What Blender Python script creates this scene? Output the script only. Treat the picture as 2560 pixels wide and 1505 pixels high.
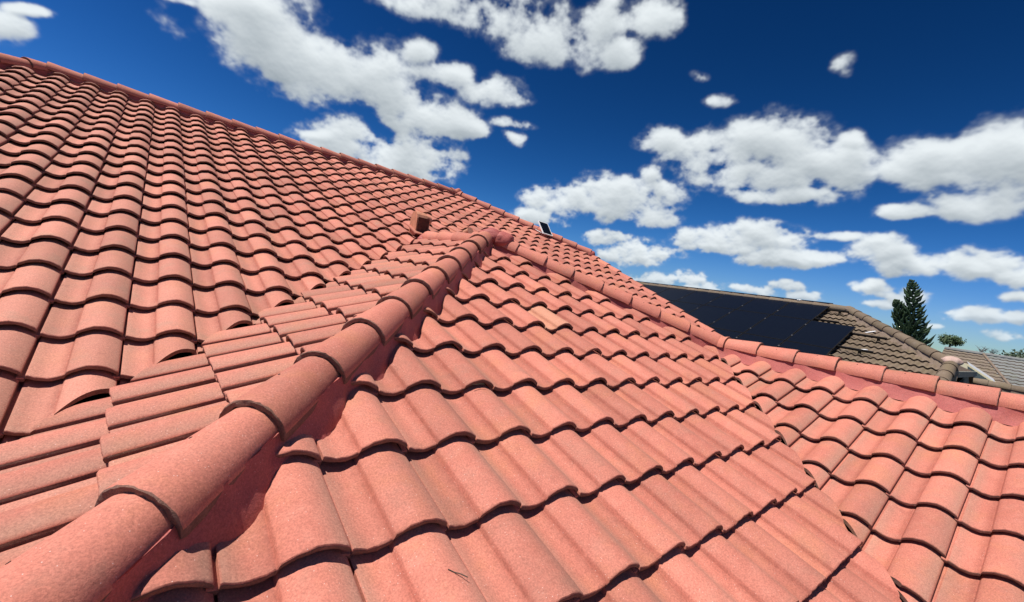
import bpy, bmesh, math, random
import numpy as np
from mathutils import Vector, Matrix, noise

random.seed(7)
rng = np.random.default_rng(7)
for o in list(bpy.data.objects):
    bpy.data.objects.remove(o, do_unlink=True)
S = bpy.context.scene
COL = S.collection
PI = math.pi

# ------------------------------------------------------------------ camera
# world: x along the courses of the main slope, y up its slope, z up, camera at the origin
CAM_R = ((0.75916, -0.63078, 0.16061), (0.10151, -0.12900, -0.98644), (0.64294, 0.76516, -0.03391))
FPX = 1130.6
cd = bpy.data.cameras.new('camera')
cam = bpy.data.objects.new('camera', cd)
COL.objects.link(cam)
S.camera = cam
r, d, f = CAM_R
cam.matrix_world = Matrix(((r[0], -d[0], -f[0], 0), (r[1], -d[1], -f[1], 0), (r[2], -d[2], -f[2], 0), (0, 0, 0, 1)))
cd.sensor_width = 36.0
cd.lens = FPX / 2560 * 36.0
cd.clip_start = 0.05
cd.clip_end = 3000.0

# ------------------------------------------------------------------ sun, exposure
SUN = Vector((-0.37, 0.13, 0.92)).normalized()
sl = bpy.data.lights.new('sun', 'SUN')
sl.energy = 5.0
sl.angle = math.radians(0.55)
sl.color = (1.0, 0.95, 0.88)
so = bpy.data.objects.new('sun', sl)
COL.objects.link(so)
so.rotation_euler = (-SUN).to_track_quat('-Z', 'Y').to_euler()
S.view_settings.view_transform = 'Standard'
S.view_settings.look = 'None'
S.view_settings.gamma = 1.0
S.view_settings.use_curve_mapping = False
S.view_settings.exposure = 0.25
S.cycles.max_bounces = 6
S.cycles.diffuse_bounces = 4

# ------------------------------------------------------------------ node helper
class NT:
    def __init__(s, nt):
        s.nt = nt
        s.n = nt.nodes
        s.l = nt.links
    def new(s, t, **kw):
        x = s.n.new(t)
        for k, v in kw.items():
            setattr(x, k, v)
        return x
    def put(s, sock, v):
        if hasattr(v, 'node'):
            s.l.new(v, sock)
        else:
            sock.default_value = v
    def m(s, op, a, b=None, c=None, clamp=False):
        x = s.new('ShaderNodeMath', operation=op)
        x.use_clamp = clamp
        s.put(x.inputs[0], a)
        if b is not None: s.put(x.inputs[1], b)
        if c is not None: s.put(x.inputs[2], c)
        return x.outputs[0]
    def v(s, op, a, b=None, out=0):
        x = s.new('ShaderNodeVectorMath', operation=op)
        s.put(x.inputs[0], a)
        if b is not None: s.put(x.inputs[1], b)
        return x.outputs[out]
    def scale(s, a, k):
        x = s.new('ShaderNodeVectorMath', operation='SCALE')
        s.put(x.inputs[0], a)
        s.put(x.inputs[3], k)
        return x.outputs[0]
    def ramp(s, v, a, b, lo=0.0, hi=1.0, smooth=True):
        x = s.new('ShaderNodeMapRange')
        x.interpolation_type = 'SMOOTHSTEP' if smooth else 'LINEAR'
        s.put(x.inputs[0], v)
        for i, q in enumerate((a, b, lo, hi)):
            s.put(x.inputs[1 + i], q)
        return x.outputs[0]
    def noise(s, vec, scale, detail=3.0, rough=0.5, dist=0.0):
        x = s.new('ShaderNodeTexNoise')
        if vec is not None: s.put(x.inputs['Vector'], vec)
        x.inputs['Scale'].default_value = scale
        x.inputs['Detail'].default_value = detail
        x.inputs['Roughness'].default_value = rough
        x.inputs['Distortion'].default_value = dist
        return x.outputs['Fac']
    def mix(s, fac, a, b, blend='MIX'):
        x = s.new('ShaderNodeMix', data_type='RGBA', blend_type=blend)
        s.put(x.inputs[0], fac)
        for k, q in ((6, a), (7, b)):
            if not hasattr(q, 'node') and len(q) == 3: q = (*q, 1)
            s.put(x.inputs[k], q)
        return x.outputs[2]
    def xyz(s, x, y, z):
        c = s.new('ShaderNodeCombineXYZ')
        for i, q in enumerate((x, y, z)): s.put(c.inputs[i], q)
        return c.outputs[0]

# ------------------------------------------------------------------ world: sky with cumulus
W = bpy.data.worlds.new('World')
S.world = W
W.use_nodes = True
W.node_tree.nodes.clear()
n = NT(W.node_tree)
sky = n.new('ShaderNodeTexSky', sky_type='NISHITA')
sky.sun_disc = False
sky.sun_elevation = math.asin(SUN.z)
sky.sun_rotation = math.atan2(SUN.x, SUN.y)
sky.altitude = 0
sky.air_density = 1.0
sky.dust_density = 0.0
sky.ozone_density = 3.0
SKY_STRENGTH = 0.1
SKY_POW = (2.9, 2.15, 2.2)      # the photograph's deep, saturated rendering of the blue
SKY_GAIN = (1.7, 1.14, 1.27)
SKY_KNEE = (4.0, 1.0, 0.0)
# (azimuth, elevation, half width, half height, tilt) in degrees, weight
CLOUDS = [(-10.1, 13.8, 1.5, 1.5, 27.7, 1), (-9.0, 16.0, 1.4, 0.5, 28.7, .8), (0.5, 20.7, 1.6, 0.4, 25.6, .8), (6.5, 21.3, 5.7, 2.8, 21.6, .78),
 (11.9, 21.1, 7.6, 3.4, 18.3, .66), (17.2, 19.6, 7.4, 3.2, 15.5, .66), (22.3, 18.9, 6.4, 2.2, 13.5, .66), (26.3, 17.6, 6.5, 2.1, 12.0, .74),
 (30.3, 17.3, 3.8, 1.3, 11.1, 1), (5.6, 22.4, 5.0, 1.6, 22.6, .9), (10.6, 18.7, 2.7, 1.6, 19.1, .9), (23.7, 24.2, 1.9, 1.7, 14.8, .9),
 (27.8, 22.9, 4.5, 1.4, 12.3, .85), (34.3, 22.5, 4.4, 1.8, 9.7, .9), (17.8, 12.7, 5.5, 2.3, 13.9, 1), (23.8, 12.5, 6.1, 2.7, 12.1, 1),
 (14.3, 12.9, 2.5, 0.7, 15.4, .9), (22.9, 28.3, 4.6, 1.0, 15.0, .7), (30.5, 29.3, 8.2, 2.1, 10.2, .7), (37.0, 29.1, 6.5, 2.9, 7.5, .7),
 (45.4, 30.0, 3.1, 3.9, 4.4, .66), (48.8, 27.7, 2.1, 1.5, 3.5, .8), (51.8, 31.5, 3.0, 2.4, 0.8, .85), (37.7, 19.6, 2.4, 0.7, 8.9, .75),
 (37.7, 17.8, 1.2, 1.0, 9.2, .8), (57.8, 26.1, 1.1, 0.5, 0.3, .42), (60.7, 23.8, 1.3, 0.55, 0.0, .42), (72.6, 26.3, 0.9, 0.9, -6.6, .5),
 (73.0, 25.4, 0.5, 0.7, -6.1, .42), (61.3, 17.9, 5.8, 2.4, 1.6, 1), (67.6, 19.4, 5.8, 3.1, -1.2, 1), (72.0, 17.5, 3.8, 2.5, -0.9, 1),
 (54.5, 19.4, 2.8, 1.6, 3.5, .9), (66.3, 15.8, 5.8, 1.7, 1.4, 1), (54.0, 15.6, 1.7, 0.8, 5.1, .8), (74.3, 19.8, 1.2, 0.9, -3.0, .85),
 (68.9, 14.2, 5.0, 1.1, 1.9, 1), (44.9, 11.5, 5.8, 2.0, 7.5, 1), (51.8, 12.2, 6.8, 2.6, 6.0, 1), (55.3, 10.9, 3.6, 1.5, 6.1, 1),
 (41.4, 8.6, 3.0, 1.2, 8.7, .9), (80.5, 17.6, 3.6, 2.1, -3.7, 1), (86.0, 17.3, 4.5, 3.0, -5.1, 1), (85.4, 13.3, 5.0, 1.5, -0.8, 1),
 (79.2, 13.1, 2.5, 0.9, 0.8, .85), (62.9, 8.7, 4.4, 1.3, 5.9, 1), (67.3, 9.8, 4.8, 1.7, 4.8, 1), (70.0, 7.5, 5.3, 1.1, 6.0, 1),
 (73.9, 10.3, 2.3, 0.6, 3.9, .8), (50.6, 7.4, 2.9, 0.9, 7.7, .9), (54.3, 6.0, 4.8, 1.6, 7.7, 1), (57.1, 3.3, 2.7, 0.8, 8.6, .9),
 (60.4, 4.2, 2.6, 0.7, 8.2, .9), (77.7, 9.0, 2.4, 1.6, 4.5, 1), (80.3, 7.9, 3.0, 1.1, 5.2, 1), (84.8, 8.4, 3.2, 1.3, 4.4, 1),
 (88.0, 7.3, 2.4, 1.0, 5.6, 1), (70.6, 4.8, 2.0, 0.6, 7.8, .85), (62.9, 3.3, 2.1, 0.6, 8.6, .9), (67.4, 3.8, 2.3, 0.6, 8.4, .9),
 (72.4, 4.0, 1.9, 0.5, 8.4, .9), (77.8, 5.4, 1.5, 0.8, 7.5, .95), (80.7, 4.9, 1.8, 1.0, 7.9, 1), (79.0, 4.1, 1.5, 0.5, 8.4, .8),
 (85.2, 3.9, 2.0, 0.75, 9.2, 1), (88.3, 4.3, 1.3, 0.6, 9.0, 1), (83.0, 2.3, 0.7, 0.3, 10.5, .9), (87.3, 2.7, 1.3, 0.4, 10.7, .9),
 (88.2, 5.8, 1.4, 0.6, 7.3, .9)]
# the same kind of sky goes on outside the frame
_rc = random.Random(3)
for _ in range(16):
    az = _rc.uniform(100, 338)
    el = _rc.uniform(5, 50)
    w_ = _rc.uniform(3, 8)
    CLOUDS.append((az if az < 180 else az - 360, el, w_, w_ * .38, 0, 1))
def vnoise(x, y, z, seed):
    """3-D gradient noise on numpy arrays"""
    r_ = np.random.default_rng(seed)
    perm = r_.permutation(256).astype(np.int32)
    perm = np.concatenate([perm, perm, perm])
    gr = r_.normal(size=(256, 3)).astype(np.float32)
    gr /= np.linalg.norm(gr, axis=1)[:, None]
    xi, yi, zi = np.floor(x).astype(np.int32), np.floor(y).astype(np.int32), np.floor(z).astype(np.int32)
    xf, yf, zf = x - xi, y - yi, z - zi
    u, v, w = (t * t * t * (t * (t * 6 - 15) + 10) for t in (xf, yf, zf))
    xi &= 255; yi &= 255; zi &= 255
    tot = 0
    for dx in (0, 1):
        wx = u if dx else 1 - u
        for dy in (0, 1):
            wy = v if dy else 1 - v
            for dz in (0, 1):
                wz = w if dz else 1 - w
                g = gr[perm[perm[perm[xi + dx] + yi + dy] + zi + dz]]
                tot = tot + wx * wy * wz * (g[..., 0] * (xf - dx) + g[..., 1] * (yf - dy) + g[..., 2] * (zf - dz))
    return tot
def fbm(x, y, z, octv, seed, gain=.5, billow=False):
    tot, amp, nrm = 0, 1.0, 0
    for o_ in range(octv):
        k = 2.03 ** o_
        t = vnoise(x * k + 17.3 * o_, y * k + 5.1 * o_, z * k + 9.7 * o_, seed + o_)
        if billow: t = .42 - np.abs(t) * 1.6
        tot = tot + amp * t
        nrm += amp
        amp *= gain
    return tot / nrm

# the cloud deck is worked out once on an azimuth/elevation grid: R = light on the cloud, A = cover
RES = .1
NW, NH = 3600, 620
azg = ((np.arange(NW) + .5) * RES - 180 + 45).astype(np.float32)     # degrees from the y axis, seam behind the camera
elg = ((np.arange(NH) + .5) * RES - 2).astype(np.float32)
AZ, ELV = np.meshgrid(np.radians(azg), np.radians(elg))
zz = np.sin(np.maximum(ELV, 0)) 
den = np.maximum(zz, 0) + .16
qx, qy, qz = np.sin(AZ) * np.cos(ELV) / den, np.cos(AZ) * np.cos(ELV) / den, np.log(den) * 2.6
DX, DY, DZ = np.sin(AZ) * np.cos(ELV), np.cos(AZ) * np.cos(ELV), np.sin(ELV) * 1.35
BANDS = [(8.0, 24.0), (13.5, 12.5), (24.0, 5.5), (40.0, 1.5)]       # noise scale, elevation it belongs to
def banded(fn):
    """noise whose grain is finer at low elevation, blended between bands"""
    lg = np.log(np.maximum(elg, .3) + 3)
    cen = [math.log(e_ + 3) for _, e_ in BANDS]
    tot = np.zeros(AZ.shape, np.float32)
    nrm = np.zeros(len(elg), np.float32)
    for k, (sc__, _) in enumerate(BANDS):
        lo = cen[k] - (cen[k + 1] if k + 1 < len(BANDS) else cen[k] - 9)
        hi = (cen[k - 1] if k else cen[k] + 9) - cen[k]
        dlt = lg - cen[k]
        wgt = np.clip(np.where(dlt < 0, 1 + dlt / max(lo, 1e-3), 1 - dlt / max(hi, 1e-3)), 0, 1)
        r_ = np.nonzero(wgt > 0)[0]
        if not len(r_): continue
        j0, j1 = r_[0], r_[-1] + 1
        tot[j0:j1] += wgt[j0:j1, None] * fn(DX[j0:j1] * sc__, DY[j0:j1] * sc__, DZ[j0:j1] * sc__)
        nrm += wgt ** 2
    return tot / np.sqrt(np.maximum(nrm, 1e-3))[:, None]
w1 = banded(lambda a, b, c: fbm(a * .42, b * .42, c * .42, 3, 40))
w2 = banded(lambda a, b, c: fbm(a * .42 + 31, b * .42, c * .42, 3, 50))
AD = np.degrees(AZ) + w1 * den * 8.0
ED = np.degrees(ELV) + w2 * den * 5.0
F = np.full(AD.shape, -9.0, np.float32)
for az, e, ra, rb, tilt, wt in CLOUDS:
    k = math.cos(math.radians(e))
    ra, rb = ra * 1.08, rb * 1.12
    ext = max(ra, rb) * 1.9 + 4
    j0, j1 = max(0, int((e - ext + 2) / RES)), min(NH, int((e + ext + 2) / RES))
    i0, i1 = int((az - ext / k + 135) / RES), int((az + ext / k + 135) / RES)
    idx = np.arange(i0, i1) % NW
    da = (AD[j0:j1][:, idx] - az + 180) % 360 - 180
    da = da * k
    de = ED[j0:j1][:, idx] - e
    t = math.radians(tilt * .6)
    x_, y_ = da * math.cos(t) + de * math.sin(t), -da * math.sin(t) + de * math.cos(t)
    y_ = np.where(y_ < 0, y_ * 1.18, y_ * .95)          # flatter undersides
    d2 = (x_ / ra) ** 2 + (y_ / rb) ** 2
    fi = wt * (1 - d2)
    cur = F[j0:j1][:, idx]
    h_ = np.clip(.5 + .5 * (fi - cur) / .35, 0, 1)
    F[j0:j1, idx] = cur * (1 - h_) + fi * h_ + .35 * h_ * (1 - h_)
F = np.maximum(F, -2.2)
b1 = banded(lambda a, b, c: fbm(a, b, c, 6, 60, .52))
b1s = banded(lambda a, b, c: fbm(a, b, c, 2, 60, .52))
b3 = banded(lambda a, b, c: fbm(a * 3.6 + 11, b * 3.6, c * 3.6, 4, 80, .6))
b2 = banded(lambda a, b, c: fbm(a * 1.5 + 3, b * 1.5, c * 1.5, 5, 70, .52, True))
D = F + b1 * 2.0 + b2 * .75 + b3 * .62 - .27
DS = F + b1s * 1.8 + b2 * .25 - .22
TAU = np.maximum(D, 0)
TS = np.maximum(DS, 0)
ALPHA = 1 - np.exp(-3.2 * TAU - 5.0 * TAU * TAU)
veil = np.clip((D + .45) / .48, 0, 1) ** 2 * np.clip(.22 + b1 * .6 + b3 * .5, 0, .42)
ALPHA = np.clip(ALPHA + veil * (1 - ALPHA), 0, 1)
# light comes down from the sun: optical depth summed upwards
occ = np.zeros_like(TAU)
for k, wgt in ((3, .8), (6, .8), (10, .9), (15, 1.0), (22, 1.0), (30, 1.0), (40, .9)):
    sh = np.zeros_like(TAU)
    sh[:-k] = TS[k:]
    occ += np.roll(sh, max(1, k // 3), axis=1) * wgt
occ /= 6.4
LIT = np.exp(-1.15 * occ)
rel = np.zeros_like(TAU)
rel[:-4] = TS[:-4] - TS[4:]
rel2 = np.zeros_like(TAU)
rel2[:-2] = TAU[:-2] - TAU[2:]
LIT = LIT + np.clip(rel, -.3, .3) * .35 + np.clip(rel2, -.2, .2) * .30
thin = np.exp(-2.2 * TAU)
LIT = np.clip(LIT * (1 - .25 * thin) + .05, 0, 1)
px_ = np.zeros((NH, NW, 4), np.float32)
px_[..., 0] = px_[..., 1] = px_[..., 2] = LIT
px_[..., 1] = ALPHA
px_[..., 2] = 0
px_[..., 3] = 1
IMG = bpy.data.images.new('cloud_cover', NW, NH, float_buffer=True, is_data=True)
IMG.pixels.foreach_set(px_.ravel())
IMG.update()

tc = n.new('ShaderNodeTexCoord')
DIR = n.v('NORMALIZE', tc.outputs['Generated'])
sp0 = n.new('ShaderNodeSeparateXYZ')
n.put(sp0.inputs[0], DIR)
ca, sa = math.cos(math.radians(45)), math.sin(math.radians(45))
x, y, z0 = sp0.outputs
a_ = n.m('ARCTAN2', n.m('SUBTRACT', n.m('MULTIPLY', x, ca), n.m('MULTIPLY', y, sa)), n.m('ADD', n.m('MULTIPLY', x, sa), n.m('MULTIPLY', y, ca)))
EL = n.m('ARCSINE', z0)
uu = n.m('MULTIPLY_ADD', a_, 1 / (2 * PI), .5)
vv_ = n.m('DIVIDE', n.m('MULTIPLY_ADD', EL, 180 / PI, 2.0), NH * RES)
ti = n.new('ShaderNodeTexImage')
ti.image = IMG
ti.interpolation = 'Cubic'
ti.extension = 'EXTEND'
n.put(ti.inputs[0], n.xyz(uu, vv_, 0.0))
sc_ = n.new('ShaderNodeSeparateColor')
n.put(sc_.inputs[0], ti.outputs[0])
lit, ALPHA_ = sc_.outputs[0], sc_.outputs[1]
ALPHA_ = n.m('MULTIPLY', ALPHA_, n.ramp(EL, 1.05, .85))
ccol = n.mix(lit, (.22, .265, .30), (.72, .77, .79))
sr = n.new('ShaderNodeSeparateColor')
n.put(sr.inputs[0], n.scale(sky.outputs[0], SKY_STRENGTH))
def tone(v, p, g, k):
    t_ = n.m('POWER', v, p)
    return n.m('MULTIPLY', n.m('DIVIDE', t_, n.m('MULTIPLY_ADD', t_, k, 1.0)), g)
skycol = n.xyz(*[tone(sr.outputs[i], SKY_POW[i], SKY_GAIN[i], SKY_KNEE[i]) for i in range(3)])
acl = n.m('MULTIPLY', ALPHA_, n.ramp(EL, 0.0, 0.10, 0.60, 0.97))
fin = n.mix(acl, skycol, ccol)
bg = n.new('ShaderNodeBackground')
n.put(bg.inputs[0], fin)
bg.inputs[1].default_value = 1.0
wo = n.new('ShaderNodeOutputWorld')
n.l.new(bg.outputs[0], wo.inputs[0])

# ------------------------------------------------------------------ materials
def newmat(name):
    mt = bpy.data.materials.new(name)
    mt.use_nodes = True
    mt.node_tree.nodes.clear()
    q = NT(mt.node_tree)
    b = q.new('ShaderNodeBsdfPrincipled')
    o = q.new('ShaderNodeOutputMaterial')
    q.l.new(b.outputs[0], o.inputs[0])
    return mt, q, b

def per_piece(q):
    oi = q.new('ShaderNodeObjectInfo').outputs['Random']
    gi = q.new('ShaderNodeNewGeometry').outputs['Random Per Island']
    return q.m('FRACT', q.m('ADD', oi, gi))

def tile_material(name, base, dark, light, speck, var=.10, bump=.35, grime=None, rough=.78, pale=None):
    mt, q, b = newmat(name)
    pos = q.new('ShaderNodeNewGeometry').outputs['Position']
    big = q.noise(pos, 2.2, 4, .6)
    mid = q.noise(pos, 14, 4, .6)
    fine = q.noise(pos, 150, 4, .75)
    c = q.mix(q.ramp(big, .35, .68), base, dark)
    c = q.mix(q.m('MULTIPLY', q.ramp(mid, .45, .75), .55), c, light)
    c = q.mix(q.m('MULTIPLY', q.ramp(q.noise(q.v('ADD', pos, (7.0, 3.0, 1.0)), 3.4, 5, .65), .46, .70), .6), c, tuple(k * m_ for k, m_ in zip(base, (.98, 1.06, .84))))
    if pale is not None:      # sun-bleached end of the main slope
        sp = q.new('ShaderNodeSeparateXYZ')
        q.put(sp.inputs[0], pos)
        k = q.m('MULTIPLY', q.ramp(q.m('ADD', sp.outputs[0], q.m('MULTIPLY', big, 2.0)), 3.4, -0.6), .55)
        c = q.mix(k, c, pale)
    if grime is not None:
        g = q.noise(q.v('MULTIPLY', pos, (1.0, 1.0, 1.0)), 5.0, 6, .68)
        c = q.mix(q.m('MULTIPLY', q.ramp(g, .50, .72), .6), c, grime)
    st_ = q.noise(q.v('ADD', pos, (2.0, 9.0, 4.0)), 3.1, 8, .74)
    c = q.mix(q.m('MULTIPLY', q.ramp(st_, .60, .72), .5), c, tuple(k * m_ for k, m_ in zip(dark, (.60, .62, .66))))
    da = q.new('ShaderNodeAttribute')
    da.attribute_name = 'shade_dirt'
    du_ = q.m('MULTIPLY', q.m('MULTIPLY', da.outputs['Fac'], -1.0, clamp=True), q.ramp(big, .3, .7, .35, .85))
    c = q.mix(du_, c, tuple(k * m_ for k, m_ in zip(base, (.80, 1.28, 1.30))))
    dk_ = q.m('MULTIPLY', q.m('MAXIMUM', da.outputs['Fac'], 0.0), q.ramp(q.noise(pos, 24, 3, .6), .2, .6, .45, 1.0))  # groove shade put into the colour, along with its soiling
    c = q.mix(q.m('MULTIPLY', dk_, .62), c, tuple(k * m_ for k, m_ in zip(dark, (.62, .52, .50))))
    rnd = per_piece(q)
    br = q.m('ADD', q.m('MULTIPLY', rnd, var * 2), 1 - var)
    br = q.m('MULTIPLY', br, q.ramp(fine, .30, .70, .70, 1.30, False))
    hs = q.new('ShaderNodeHueSaturation')
    q.put(hs.inputs['Value'], br)
    q.put(hs.inputs['Color'], c)
    hs.inputs['Saturation'].default_value = 1
    c = hs.outputs[0]
    vo = q.new('ShaderNodeTexVoronoi')
    q.put(vo.inputs['Vector'], pos)
    vo.inputs['Scale'].default_value = 130
    sx = q.new('ShaderNodeSeparateXYZ')
    q.put(sx.inputs[0], vo.outputs['Color'])
    grain = q.m('MULTIPLY', q.m('LESS_THAN', vo.outputs['Distance'], .16), q.m('GREATER_THAN', sx.outputs[0], .90))
    c = q.mix(q.m('MULTIPLY', grain, .75), c, speck)
    q.put(b.inputs['Base Color'], c)
    b.inputs['Roughness'].default_value = rough
    b.inputs['Specular IOR Level'].default_value = .3
    bp = q.new('ShaderNodeBump')
    bp.inputs['Strength'].default_value = bump
    bp.inputs['Distance'].default_value = .0022
    h = q.m('ADD', q.noise(pos, 300, 2, .6), q.m('MULTIPLY', q.noise(pos, 45, 3, .6), 1.6))
    q.put(bp.inputs['Height'], h)
    q.l.new(bp.outputs[0], b.inputs['Normal'])
    return mt

def flat_material(name, col, rough=.7, var=.12, scale=6, metal=0, bump=0.0, spec=.3):
    mt, q, b = newmat(name)
    pos = q.new('ShaderNodeNewGeometry').outputs['Position']
    t = q.noise(pos, scale, 5, .6)
    c = q.mix(q.ramp(t, .3, .7), tuple(k * (1 - var) for k in col), tuple(min(1, k * (1 + var)) for k in col))
    q.put(b.inputs['Base Color'], c)
    b.inputs['Roughness'].default_value = rough
    b.inputs['Metallic'].default_value = metal
    b.inputs['Specular IOR Level'].default_value = spec
    if bump:
        bp = q.new('ShaderNodeBump')
        bp.inputs['Strength'].default_value = bump
        bp.inputs['Distance'].default_value = .01
        q.put(bp.inputs['Height'], q.noise(pos, scale * 5, 4, .65))
        q.l.new(bp.outputs[0], b.inputs['Normal'])
    return mt

RED = (.525, .188, .134)
M = {}
M['red'] = tile_material('painted_red_concrete', RED, (.475, .160, .114), (.565, .222, .162), (.82, .60, .54), grime=(.40, .178, .128), var=.15)
M['red_main'] = tile_material('painted_red_concrete_weathered', RED, (.455, .16, .116), (.53, .208, .152), (.80, .58, .52), grime=(.38, .21, .15), var=.15, pale=(.50, .245, .18))
M['red_pale'] = tile_material('peach_concrete', (.57, .26, .17), (.53, .24, .155), (.60, .285, .19), (.9, .7, .6))
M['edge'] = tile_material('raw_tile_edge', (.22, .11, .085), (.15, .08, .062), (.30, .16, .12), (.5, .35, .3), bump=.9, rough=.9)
M['mortar'] = tile_material('painted_mortar', (.40, .105, .09), (.35, .09, .08), (.44, .125, .105), (.6, .4, .35), bump=.5, rough=.6)
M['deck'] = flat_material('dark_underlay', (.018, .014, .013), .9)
M['brown'] = tile_material('brown_concrete_tile', (.165, .122, .084), (.14, .104, .072), (.20, .15, .105), (.34, .29, .24), var=.13, grime=(.21, .165, .13))
M['brown_edge'] = tile_material('brown_tile_edge', (.13, .09, .065), (.10, .07, .05), (.17, .12, .09), (.3, .25, .2), rough=.9)
M['brown_mortar'] = tile_material('bare_mortar', (.205, .150, .115), (.17, .125, .096), (.26, .195, .155), (.36, .31, .26), rough=.9)
M['pink_mortar'] = tile_material('pink_mortar', (.55, .39, .33), (.50, .34, .29), (.6, .45, .40), (.7, .6, .55), rough=.9)
M['metal_black'] = flat_material('black_anodised', (.012, .011, .010), .45)
M['white'] = flat_material('white_paint', (.80, .80, .80), .5, .03)
M['cream'] = flat_material('cream_stucco', (.72, .66, .46), .8, .05)
M['stucco'] = flat_material('grey_green_stucco', (.22, .23, .20), .9, .1, bump=.2)
M['beige'] = flat_material('beige_stucco', (.55, .47, .36), .9, .06)
M['copper'] = flat_material('painted_vent_metal', (.58, .25, .15), .6, .15, 20)
M['copper_shade'] = flat_material('shaded_flap', (.10, .036, .022), .8, .35, 25)  # vent metal darkened to paint the shade on its front
M['lead'] = flat_material('lead_flashing', (.10, .10, .105), .5, .2, 20)
M['bark'] = flat_material('bark', (.10, .075, .055), .9, .3, 8)
M['clamp'] = flat_material('dark_clamp', (.10, .10, .11), .5, .05, metal=.3)
M['steel'] = flat_material('dull_aluminium', (.55, .55, .55), .4, .05, metal=.6)

def panel_material(name, col):
    mt, q, b = newmat(name)
    oc = q.new('ShaderNodeTexCoord').outputs['Object']
    sp = q.new('ShaderNodeSeparateXYZ')
    q.put(sp.inputs[0], oc)
    def line(v, per, w):
        fr = q.m('FRACT', q.m('DIVIDE', v, per))
        return q.m('LESS_THAN', fr, w)
    g = q.m('MAXIMUM', line(sp.outputs[0], .166, .012), line(sp.outputs[1], .0775, .018))
    q.put(b.inputs['Base Color'], q.mix(g, col, tuple(k * 2.2 + .002 for k in col)))
    b.inputs['Roughness'].default_value = .35
    b.inputs['Specular IOR Level'].default_value = .16
    return mt
M['cells'] = panel_material('black_solar_cells', (.004, .006, .011))

def leaf_material(name, a, bcol, cc):
    mt, q, b = newmat(name)
    rnd = per_piece(q)
    pos = q.new('ShaderNodeNewGeometry').outputs['Position']
    c = q.mix(rnd, a, bcol)
    c = q.mix(q.m('MULTIPLY', q.ramp(q.noise(pos, 1.2, 3), .45, .7), .6), c, cc)
    q.put(b.inputs['Base Color'], c)
    b.inputs['Roughness'].default_value = .65
    return mt
M['pine'] = leaf_material('pine_foliage', (.020, .048, .022), (.040, .075, .030), (.060, .085, .030))
M['leaf'] = leaf_material('broadleaf_foliage', (.030, .060, .020), (.055, .095, .030), (.075, .105, .035))
M['leaf_far'] = leaf_material('distant_foliage', (.035, .060, .035), (.055, .085, .045), (.07, .09, .045))
M['twig'] = flat_material('bare_twigs', (.16, .15, .14), .9, .2)

def grass_material():
    mt, q, b = newmat('grass_ground')
    pos = q.new('ShaderNodeNewGeometry').outputs['Position']
    c = q.mix(q.ramp(q.noise(pos, .15, 5, .6), .4, .65), (.055, .085, .03), (.11, .11, .05))
    c = q.mix(q.m('MULTIPLY', q.ramp(q.noise(pos, 9, 5, .7), .4, .7), .6), c, (.035, .06, .02))
    q.put(b.inputs['Base Color'], c)
    b.inputs['Roughness'].default_value = .95
    return mt
M['grass'] = grass_material()

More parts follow.
